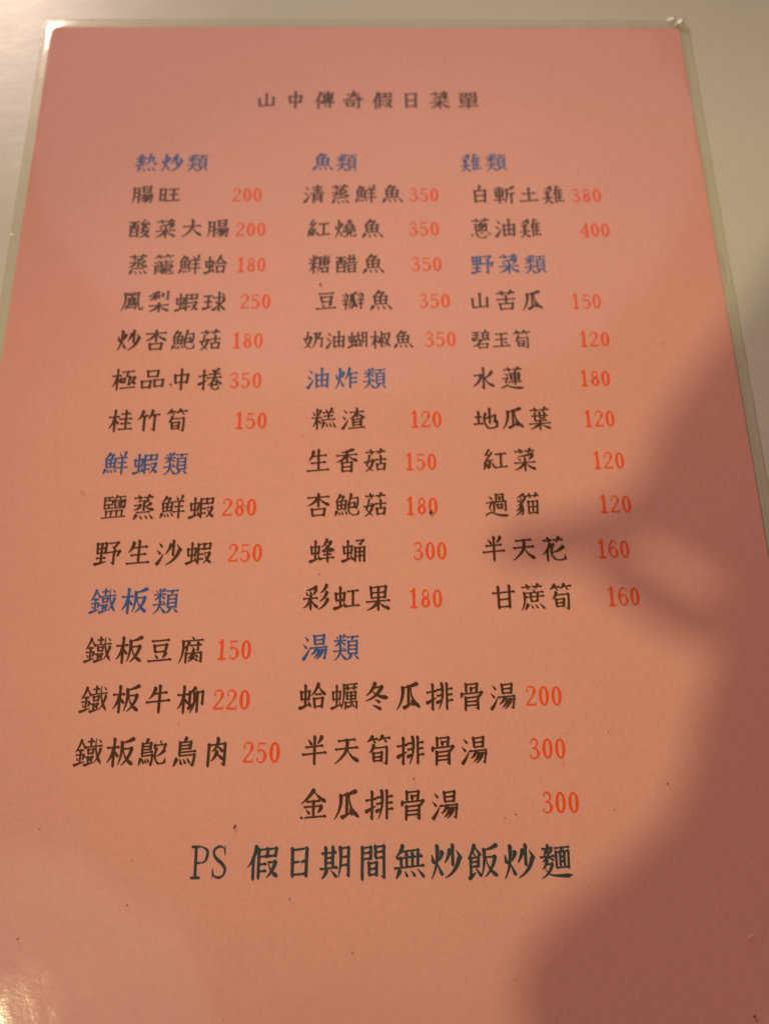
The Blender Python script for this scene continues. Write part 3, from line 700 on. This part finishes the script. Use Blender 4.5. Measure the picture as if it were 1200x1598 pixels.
S = 300
def glyph_mesh(ch):
    cu = bpy.data.curves.new('glyph', 'CURVE')
    cu.dimensions = '2D'; cu.fill_mode = 'BOTH'
    for l in contours(glyph_ink(ch, S) if ch in LAYOUT else ascii_glyph(ch, S)):
        k = len(l) // 2
        l = np.vstack([dp(l[:k + 1], .5)[:-1], dp(np.vstack([l[k:], l[:1]]), .5)[:-1]])
        if len(l) < 4: continue
        sp = cu.splines.new('POLY'); sp.points.add(len(l) - 1)
        for p, (x, y) in zip(sp.points, l): p.co = (x / S, y / S, 0, 1)
        sp.use_cyclic_u = True
    o = bpy.data.objects.new('glyph', cu)
    C.objects.link(o)
    me = bpy.data.meshes.new_from_object(o.evaluated_get(bpy.context.evaluated_depsgraph_get()))
    out = ([(v.co.x, v.co.y) for v in me.vertices], [tuple(p.vertices) for p in me.polygons])
    bpy.data.objects.remove(o); bpy.data.curves.remove(cu); bpy.data.meshes.remove(me)
    return out
CACHE = {}
def glyph(ch):
    if ch not in CACHE: CACHE[ch] = glyph_mesh(ch)
    return CACHE[ch]
# part name, text, ink, em in mm, ink extent left x, y, right x, y in mm on the sheet
ROWS = [
 ('title', '山中傳奇假日菜單', 'black', 6.55, -36.2, 117.67, 35.6, 117.46),
 ('heading', '熱炒類', 'blue', 6.35, -72.65, 92.76, -50.29, 92.73),
 ('heading', '鮮蝦類', 'blue', 6.35, -72.94, -8.12, -50.28, -8.3),
 ('heading', '鐵板類', 'blue', 6.35, -72.75, -46.11, -50.18, -46.36),
 ('heading', '魚類', 'blue', 6.35, -17.84, 92.95, -3.77, 92.68),
 ('heading', '油炸類', 'blue', 6.35, -18.18, 17.45, 4.23, 17.31),
 ('heading', '湯類', 'blue', 6.35, -18.04, -58.61, -3.7, -58.78),
 ('heading', '雞類', 'blue', 6.35, 28.69, 92.65, 43.07, 92.88),
 ('heading', '野菜類', 'blue', 6.35, 30.35, 55.28, 52.73, 55.2),
 ('dish_name', '腸旺', 'black', 6.35, -72.81, 80.63, -58.28, 80.6),
 ('price', '200', 'red', 5.64, -41.94, 80.57, -32.87, 80.55),
 ('dish_name', '酸菜大腸', 'black', 6.35, -72.72, 68.17, -42.73, 68.09),
 ('price', '200', 'red', 5.64, -40.39, 67.85, -31.27, 67.83),
 ('dish_name', '蒸籠鮮蛤', 'black', 6.35, -72.2, 55.43, -42.69, 55.32),
 ('price', '180', 'red', 5.64, -39.64, 55.31, -30.86, 55.28),
 ('dish_name', '鳳梨蝦球', 'black', 6.35, -72.95, 42.68, -42.45, 42.54),
 ('price', '250', 'red', 5.64, -37.96, 42.73, -28.95, 42.69),
 ('dish_name', '炒杏鮑菇', 'black', 6.35, -72.73, 29.92, -42.94, 29.76),
 ('price', '180', 'red', 5.64, -39.8, 29.74, -30.76, 29.69),
 ('dish_name', '極品中捲', 'black', 6.35, -73.04, 17.39, -42.31, 17.2),
 ('price', '350', 'red', 5.64, -39.94, 16.98, -30.7, 16.92),
 ('dish_name', '桂竹筍', 'black', 6.35, -72.75, 4.7, -50.92, 4.54),
 ('price', '150', 'red', 5.64, -37.93, 4.45, -28.84, 4.38),
 ('dish_name', '鹽蒸鮮蝦', 'black', 6.35, -72.25, -20.66, -42.45, -20.93),
 ('price', '280', 'red', 5.64, -40.05, -20.95, -30.77, -21.03),
 ('dish_name', '野生沙蝦', 'black', 6.35, -72.71, -33.28, -42.45, -33.58),
 ('price', '250', 'red', 5.64, -37.9, -33.62, -28.8, -33.71),
 ('dish_name', '鐵板豆腐', 'black', 6.35, -72.77, -58.63, -42.86, -58.97),
 ('price', '150', 'red', 5.64, -39.62, -59.01, -30.7, -59.11),
 ('dish_name', '鐵板牛柳', 'black', 6.35, -72.62, -70.83, -42.32, -71.21),
 ('price', '220', 'red', 5.64, -39.77, -71.39, -30.54, -71.51),
 ('dish_name', '鐵板鴕鳥肉', 'black', 6.35, -72.69, -83.48, -35.21, -83.97),
 ('price', '250', 'red', 5.64, -31.93, -84.02, -22.72, -84.14),
 ('dish_name', '清蒸鮮魚', 'black', 6.35, -20.23, 80.77, 10.08, 80.71),
 ('price', '350', 'red', 5.64, 12.46, 80.47, 21.6, 80.45),
 ('dish_name', '紅燒魚', 'black', 6.35, -18.64, 68.02, 3.77, 67.96),
 ('price', '350', 'red', 5.64, 11.97, 67.94, 21.35, 67.91),
 ('dish_name', '糖醋魚', 'black', 6.35, -18.24, 55.46, 3.99, 55.38),
 ('price', '350', 'red', 5.64, 12.45, 55.35, 21.68, 55.31),
 ('dish_name', '豆瓣魚', 'black', 6.35, -16.16, 42.85, 6.1, 42.75),
 ('price', '350', 'red', 5.64, 14.41, 42.71, 23.68, 42.67),
 ('dish_name', '奶油蝴椒魚', 'black', 5.5, -19.31, 29.84, 12.01, 29.67),
 ('price', '350', 'red', 5.64, 15.73, 29.86, 24.85, 29.81),
 ('dish_name', '糕渣', 'black', 6.35, -16.54, 4.88, -1.86, 4.78),
 ('price', '120', 'red', 5.64, 10.86, 4.49, 19.83, 4.43),
 ('dish_name', '生香菇', 'black', 6.35, -17.93, -7.8, 4.22, -7.98),
 ('price', '150', 'red', 5.64, 9.15, -8.21, 17.96, -8.28),
 ('dish_name', '杏鮑菇', 'black', 6.35, -17.71, -20.6, 4.03, -20.8),
 ('price', '180', 'red', 5.64, 9.04, -21.03, 17.87, -21.1),
 ('dish_name', '蜂蛹', 'black', 6.35, -16.48, -33.31, -1.58, -33.45),
 ('price', '300', 'red', 5.64, 10.81, -33.57, 19.81, -33.66),
 ('dish_name', '彩虹果', 'black', 6.35, -18.11, -45.86, 4.5, -46.1),
 ('price', '180', 'red', 5.64, 9.32, -46.32, 18.16, -46.41),
 ('dish_name', '蛤蠣冬瓜排骨湯', 'black', 6.35, -18.45, -70.88, 35.4, -71.54),
 ('price', '200', 'red', 5.64, 37.98, -71.42, 47.16, -71.53),
 ('dish_name', '半天筍排骨湯', 'black', 6.35, -17.88, -83.75, 27.63, -84.36),
 ('price', '300', 'red', 5.64, 37.9, -84.04, 47.06, -84.16),
 ('dish_name', '金瓜排骨湯', 'black', 6.35, -17.95, -96.25, 20.01, -96.79),
 ('price', '300', 'red', 5.64, 40.12, -96.49, 49.25, -96.62),
 ('dish_name', '白斬土雞', 'black', 6.35, 30.95, 80.43, 60.07, 80.37),
 ('price', '380', 'red', 5.64, 62.65, 80.13, 72.05, 80.11),
 ('dish_name', '蔥油雞', 'black', 6.35, 30.57, 68.12, 52.15, 68.06),
 ('price', '400', 'red', 5.64, 64.28, 67.32, 73.34, 67.3),
 ('dish_name', '山苦瓜', 'black', 6.35, 28.99, 42.65, 50.81, 42.55),
 ('price', '150', 'red', 5.64, 59.35, 42.29, 68.29, 42.25),
 ('dish_name', '碧玉筍', 'black', 5.5, 29.12, 29.58, 46.46, 29.48),
 ('price', '120', 'red', 5.64, 60.49, 29.62, 69.47, 29.57),
 ('dish_name', '水蓮', 'black', 6.35, 28.71, 17.16, 43.37, 17.07),
 ('price', '180', 'red', 5.64, 59.53, 16.96, 68.36, 16.91),
 ('dish_name', '地瓜葉', 'black', 6.35, 28.65, 4.56, 50.26, 4.41),
 ('price', '120', 'red', 5.64, 59.47, 4.34, 68.33, 4.28),
 ('dish_name', '紅菜', 'black', 6.35, 30.7, -7.81, 45.21, -7.93),
 ('price', '120', 'red', 5.64, 60.8, -8.25, 69.68, -8.32),
 ('dish_name', '過貓', 'black', 6.35, 30.36, -20.85, 44.95, -20.98),
 ('price', '120', 'red', 5.64, 61.33, -20.94, 70.22, -21.02),
 ('dish_name', '半天花', 'black', 6.35, 28.85, -33.22, 51.03, -33.44),
 ('price', '160', 'red', 5.64, 59.58, -33.52, 68.31, -33.6),
 ('dish_name', '甘蔗筍', 'black', 6.35, 30.69, -46.2, 51.95, -46.43),
 ('price', '160', 'red', 5.64, 60.85, -46.36, 69.59, -46.45),
 ('footnote', 'PS', 'green', 7.3, -42.88, -108.58, -34.65, -108.57),
 ('footnote', '假日期間無炒飯炒麵', 'green', 7.05, -30.0, -108.64, 45.81, -109.49),
]
SAY = {'title': 'dark brown title reading %s', 'heading': 'blue heading reading %s', 'dish_name': 'dark brown dish name %s',
       'price': 'orange red price %s', 'footnote': 'grey green note at the foot reading %s'}
for nm, text, ink, em, x0, y0, x1, y1 in ROWS:
    latin = text.isascii()
    V, F = [], []
    n = len(text)
    ax, ay = (x1 - x0), (y1 - y0)
    ln = math.hypot(ax, ay); ux, uy = ax / ln, ay / ln
    if latin:
        sx = ln / (0.5 * n - 0.08) if text != 'PS' else ln / 0.99
        sy = sx * 1.0 * (1.20 if text != 'PS' else 1.16)
        if text != 'PS': sy = 5.64 * 1.25; sx *= 0.975
        centres = None
    else:
        sx = sy = em
        step = (ln - 1.01 * em) / max(n - 1, 1)
    pen = -0.06 * (sx if latin else 0)
    for i, ch in enumerate(text):
        gv, gf = glyph(ch)
        b = len(V)
        jy = random.uniform(-.05, .05)
        for gx, gy in gv:
            if latin: u, v = pen + gx * sx, (gy - 0.12 - 0.34 - (0.01 if text == 'PS' else 0)) * sy
            else: u, v = 0.52 * em + step * i + (gx - .5) * sx * 1.14, (gy - .5) * sy * 1.19 + jy
            V.append(((x0 + u * ux - v * uy) * MM, (y0 + u * uy + v * ux) * MM, Z_INK * MM))
        F += [tuple(b + k for k in f) for f in gf]
        if latin: pen += sx * (0.56 if ch == 'P' else 0.5)
    o = mesh_obj(nm, V, F, INK[ink], paper)
    o['label'] = SAY[nm] % text

# ------------------------------------------------------------------ dirt and scratches on the film
def zt(x, y): return (Z_FILM + 0.075 + 0.8 * wave(x, y))
for x, y, r, kind in [(15.73, -22.9, 1.3, 1), (-14.72, 48.32, 0.75, 0), (-56.49, 15.68, 0.7, 0), (-33.2, -100.89, 0.8, 0), (-18.94, -0.54, 0.45, 1), (-77.79, -16.61, 0.8, 2), (84.64, 27.8, 0.5, 3), (-57.04, -117.33, 0.4, 1), (-56.66, -107.96, 0.3, 1), (-78.97, -100.8, 0.35, 1), (-19.77, -116.7, 0.4, 1), (-5.4, -128.03, 0.45, 1), (33.6, -99.14, 0.4, 1), (30.93, -99.96, 0.3, 1), (57.72, -80.5, 0.35, 1), (-14.03, -39.76, 0.4, 1), (47.21, -80.52, 0.3, 3), (45.95, -87.9, 0.35, 4), (-8.9, -25.03, 0.35, 4), (-4.72, -81.21, 0.4, 4), (9.38, -90.81, 0.3, 1), (57.28, -98.47, 0.35, 1), (84.19, -142.0, 0.7, 1), (70.87, -92.68, 0.5, 1), (31.19, -133.9, 0.35, 3), (9.39, -90.51, 0.3, 1), (-81.1, -123.94, 0.4, 1), (-34.23, -20.64, 0.4, 1), (-33.82, -140.6, 0.3, 1), (-47.95, -77.31, 0.3, 1)]:
    V, F = [], []
    if kind == 2:               # a short curled fibre
        pts = [(-.9, .5), (-.5, .25), (0, .12), (.5, -.15), (.8, -.6)]
        for i, (a, b) in enumerate(pts):
            for da, db, dz in ((-.06, .08, 0), (.06, -.08, 0), (0, 0, .1)):
                V.append(((x + a + da) * MM, (y + b + db) * MM, (zt(x, y) + dz) * MM))
        for i in range(len(pts) - 1):
            for q in range(3):
                w = (q + 1) % 3
                F.append((i * 3 + q, i * 3 + w, i * 3 + 3 + w, i * 3 + 3 + q))
    else:
        n = 9; rad = [r * .5 * random.uniform(.6, 1.15) for _ in range(n)]
        el = 1.5 if kind == 0 else 1.0; an = random.uniform(0.9, 1.5)
        for ring, (s, hh) in enumerate(((1, -.03), (.72, .16), (0.3, .24))):
            for i in range(n):
                a = 2 * math.pi * i / n
                px, py = rad[i] * s * math.cos(a) * el, rad[i] * s * math.sin(a)
                V.append(((x + px * math.cos(an) - py * math.sin(an)) * MM, (y + px * math.sin(an) + py * math.cos(an)) * MM,
                          (zt(x, y) + hh * min(r, .6)) * MM))
        for ring in range(2):
            for i in range(n):
                F.append((ring * n + i, ring * n + (i + 1) % n, ring * n + n + (i + 1) % n, ring * n + n + i))
        F.append(tuple(range(2 * n, 3 * n)))
    mesh_obj('speck', V, F, M_SPECK[kind], menu, smooth=True)
for k, (xa, ya, xb, yb) in enumerate([(-18.13, -109.78, -16.26, -105.64), (-17.55, -101.12, -16.39, -97.57), (84.42, -126.6, 87.3, -125.33), (94.8, -65.27, 100.54, -65.34), (-38.02, 138.4, -26.04, 124.84), (17.3, -107.26, 7.38, -142.29), (-3.77, -77.72, -6.94, -69.92), (-92.21, 49.74, -80.37, -39.6), (16.41, -130.07, 34.63, -119.83), (-48.83, -129.0, -37.84, -118.7), (-56.37, -3.71, -48.65, -15.02), (65.67, 93.85, 83.8, 74.34), (66.1, -142.31, 68.75, -138.6)]):
    n = 12; V, F = [], []
    dx, dy = xb - xa, yb - ya; L = math.hypot(dx, dy); nx_, ny_ = -dy / L, dx / L
    bow = random.uniform(-.03, .03) * L
    wd = 0.16 if k < 3 else 0.09
    for i in range(n + 1):
        t = i / n; m = bow * math.sin(math.pi * t); w = wd * (0.15 + math.sin(math.pi * t)) * random.uniform(.6, 1.2)
        cx, cy = xa + dx * t + nx_ * m, ya + dy * t + ny_ * m
        for s, hh in ((-1, 0), (0, .04), (1, 0)):
            V.append(((cx + nx_ * w * s) * MM, (cy + ny_ * w * s) * MM, (zt(cx, cy) - .01 + hh) * MM))
    for i in range(n):
        for q in range(2): F.append((i * 3 + q, i * 3 + q + 1, i * 3 + 4 + q, i * 3 + 3 + q))
    mesh_obj('scratch', V, F, M_SCRATCH if k < 3 else M_HAIRLINE, menu, smooth=True)

# ------------------------------------------------------------------ glowing shade added, unseen, for the plastic to mirror at the lower left
def mat_glow(name, color, strength):
    k = Nodes(name)
    e = k.n('Emission'); e.inputs[0].default_value = (*color, 1); e.inputs[1].default_value = strength
    k.l(e.outputs[0], k.out.inputs[0])
    return k.m
def build_shade():
    t = thing('lamp_with_added_shade', 'wide pale glowing shade added above the left of the table for its reflection', 'lamp', (-0.80, -0.72, 1.64))
    prof = [(0.10, 0.30), (0.22, 0.27), (0.36, 0.18), (0.46, 0.08), (0.50, 0.0), (0.494, 0.0), (0.452, 0.08), (0.352, 0.176), (0.21, 0.262), (0.10, 0.292)]
    n = 40
    V = [(r * math.cos(2 * math.pi * i / n), r * math.sin(2 * math.pi * i / n), z) for i in range(n) for r, z in prof]
    m = len(prof)
    F = [(i * m + j, ((i + 1) % n) * m + j, ((i + 1) % n) * m + (j + 1) % m, i * m + (j + 1) % m) for i in range(n) for j in range(m)]
    mesh_obj('added_glow_shade', V, F, mat_glow('added glowing shade', (1.0, 0.84, 0.62), 0.95), t, smooth=True)
    V = [(0.004 * math.cos(a * math.pi / 3), 0.004 * math.sin(a * math.pi / 3), z) for z in (0.30, 1.0) for a in range(6)]
    mesh_obj('cord', V, [(i, (i + 1) % 6, 6 + (i + 1) % 6, 6 + i) for i in range(6)], mat_plain('dark cord', (0.02, 0.02, 0.02), (0.03, 0.03, 0.03)), t)  # cord of the added shade
build_shade()

# ------------------------------------------------------------------ the photographer's phone and hand, above the menu; they throw the shadow
M_PHONE = mat_plain('black phone shell', (0.012, 0.012, 0.013), (0.02, 0.02, 0.022), 0.35, 300)
M_GLASS = mat_plain('dark lens glass', (0.005, 0.005, 0.008), (0.01, 0.01, 0.014), 0.05, 300)
M_SKIN = mat_plain('skin', (0.52, 0.27, 0.18), (0.60, 0.33, 0.23), 0.5, 120, 0.2, 0.1)
M_NAIL = mat_plain('finger nail', (0.62, 0.38, 0.30), (0.68, 0.43, 0.35), 0.3, 120)
M_SLEEVE = mat_plain('dark sleeve cloth', (0.03, 0.035, 0.05), (0.05, 0.055, 0.075), 0.9, 400, 0.4)
phone = thing('phone', 'black phone held over the menu to photograph it', 'phone', EYE)
phone.rotation_euler = ROT.to_euler()
def rounded_box(name, x0, x1, y0, y1, z0, z1, r, mat, parent):
    bm = bmesh.new()
    bmesh.ops.create_cube(bm, size=1)
    for v in bm.verts:
        v.co = Vector(((x0 + x1) / 2 + v.co.x * (x1 - x0), (y0 + y1) / 2 + v.co.y * (y1 - y0), (z0 + z1) / 2 + v.co.z * (z1 - z0))) * MM
    vert = [e for e in bm.edges if abs(e.verts[0].co.z - e.verts[1].co.z) > 1e-5]
    bmesh.ops.bevel(bm, geom=vert, offset=r * MM, segments=5, affect='EDGES')
    me = bpy.data.meshes.new(name); bm.to_mesh(me); me.materials.append(mat)
    o = bpy.data.objects.new(name, me); C.objects.link(o); o.parent = parent
    return o
PX0, PX1, PY0, PY1 = -4.0, 68, -84, 52
rounded_box('phone_body', PX0, PX1, PY0, PY1, 1.2, 9.2, 8, M_PHONE, phone)
rounded_box('screen', PX0 + 3, PX1 - 3, PY0 + 8, PY1 - 8, 9.2, 9.5, 3, M_GLASS, phone)
lensring = []
V, F = [], []
for i in range(24):
    a = 2 * math.pi * i / 24
    for rr, zz in ((2.6, 1.15), (2.6, 0.5), (2.1, 0.5), (2.1, 1.15)):
        V.append((rr * math.cos(a) * MM, rr * math.sin(a) * MM, zz * MM))
for i in range(24):
    j = (i + 1) % 24
    for q in range(3): F.append((i * 4 + q, j * 4 + q, j * 4 + q + 1, i * 4 + q + 1))
mesh_obj('lens_ring', V, F, M_PHONE, phone, smooth=True)

person = thing('person', 'photographer in a dark sleeve holding a phone over the menu with the left hand', 'person', (-0.12, -0.34, 0.25))
def plane_z(x, y):              # height of the phone's back over the table at x, y (mm)
    nrm = ROT @ Vector((0, 0, 1))
    return CZ - ((x - CX) * nrm.x + (y - CY) * nrm.y) / nrm.z
def chain_mesh(name, chains, mat, parent, sub=2):
    # chains: lists of (x, y, height above the phone plane, radius); first point of a later chain may repeat a node
    verts, edges, rad, idx = [], [], [], {}
    for ch in chains:
        prev = None
        for x, y, h, r in ch:
            key = (x, y, h)
            if key not in idx:
                idx[key] = len(verts); verts.append(Vector((x, y, plane_z(x, y) + h)) * MM); rad.append(r * MM)
            if prev is not None: edges.append((prev, idx[key]))
            prev = idx[key]
    me = bpy.data.meshes.new(name); me.from_pydata(verts, edges, [])
    o = bpy.data.objects.new(name, me); C.objects.link(o)
    md = o.modifiers.new('skin', 'SKIN'); md.use_smooth_shade = True
    for i, sv in enumerate(me.skin_vertices[0].data):
        sv.radius = (rad[i], rad[i]); sv.use_root = (i == 0)
    o.modifiers.new('sub', 'SUBSURF').levels = sub
    dg = bpy.context.evaluated_depsgraph_get()
    m2 = bpy.data.meshes.new_from_object(o.evaluated_get(dg))
    bpy.data.objects.remove(o)
    m2.name = name
    m2.transform(Matrix.Translation(-Vector(parent.location)))
    m2.materials.clear(); m2.materials.append(mat)
    for p in m2.polygons: p.use_smooth = True
    ob = bpy.data.objects.new(name, m2); C.objects.link(ob); ob.parent = parent
    return ob
chain_mesh('hand', [
    [(-56.5, -210.2, 32, 27.2), (-35.9, -193.9, 32, 24.4), (-14.5, -172.6, 30, 21.3), (-10.3, -155.6, 26, 19.9), (-6.0, -145.5, 20, 18.2)],   # wrist to palm
    [(-6.0, -145.5, 20, 18.2), (-9.9, -122.7, 20, 8.7), (-15.0, -113.3, 20, 7.1), (-22.9, -98.6, 20, 12.1), (-23.7, -84.0, 20, 13.7), (-11.0, -71.2, 20, 14.6), (5.5, -48.8, 20, 15.2), (15.5, -29.2, 18, 16.2)],   # middle finger bent up round the edge of the phone
    [(-22.9, -98.6, 20, 12.1), (-36.3, -100.6, 16, 6.9), (-48.5, -105.1, 14, 6.3), (-59.8, -106.3, 13, 5.7), (-69.7, -105.5, 12, 4.5)],   # index finger stretched out to the left
    [(-6.0, -145.5, 20, 18.2), (-15.0, -127.8, 20, 7.9), (-25.6, -122.9, 15, 5.5), (-35.8, -115.5, 13, 5.6), (-45.9, -108.9, 12, 5.0)],   # thumb laid against it
    [(-6.0, -145.5, 20, 18.2), (24, -112, 26, 9.5), (34, -84, 26, 8.2), (30, -64, 22, 7.2)],     # ring finger along the back
    [(-6.0, -145.5, 20, 18.2), (36, -128, 26, 8.6), (52, -110, 24, 7.2), (60, -96, 18, 6.2)],    # little finger
], M_SKIN, person)
# the arm, shoulders and chest of a dark jumper in one surface, and the head bent over the screen
def pt(x, y, z, r): return (x, y, z - plane_z(x, y), r)
sh_l, sh_r, chest = pt(-165, -545, 400, 58), pt(165, -545, 400, 58), pt(0, -560, 370, 105)
chain_mesh('jumper', [
    [chest, pt(0, -565, 190, 118), pt(0, -575, 0, 125), pt(0, -580, -150, 135)],
    [chest, sh_l, pt(-205, -450, 255, 46), (-150, -370, 8, 42), (-85, -245, 30, 36), (-55.7, -216.7, 33, 31)],
    [chest, sh_r, pt(245, -570, 200, 46), pt(250, -520, 0, 40), pt(190, -440, -60, 34)],
    [chest, pt(0, -548, 460, 62)],
], M_SLEEVE, person)
M_HAIR = mat_plain('black hair', (0.012, 0.010, 0.009), (0.03, 0.025, 0.02), 0.6, 900, 0.5)
chain_mesh('head', [
    [pt(0, -545, 455, 56), pt(0, -520, 520, 54), pt(0, -480, 585, 82), pt(0, -470, 640, 88), pt(0, -500, 690, 66)],
    [pt(0, -480, 585, 82), pt(0, -432, 558, 27)],
    [pt(0, -470, 640, 88), pt(0, -378, 622, 12), pt(0, -368, 606, 11)],
], M_SKIN, person)
chain_mesh('hair', [
    [pt(0, -560, 590, 48), pt(0, -555, 650, 74), pt(0, -505, 705, 78), pt(0, -440, 700, 52)],
    [pt(0, -505, 705, 78), pt(-66, -490, 650, 34)], [pt(0, -505, 705, 78), pt(66, -490, 650, 34)],
], M_HAIR, person)
for sx in (-1, 1):
    chain_mesh('eye', [[pt(sx * 31, -396, 636, 9), pt(sx * 31, -392, 634, 9)]], M_GLASS, person, 1)
    chain_mesh('ear', [[pt(sx * 84, -480, 632, 9), pt(sx * 90, -486, 600, 9)]], M_SKIN, person, 1)
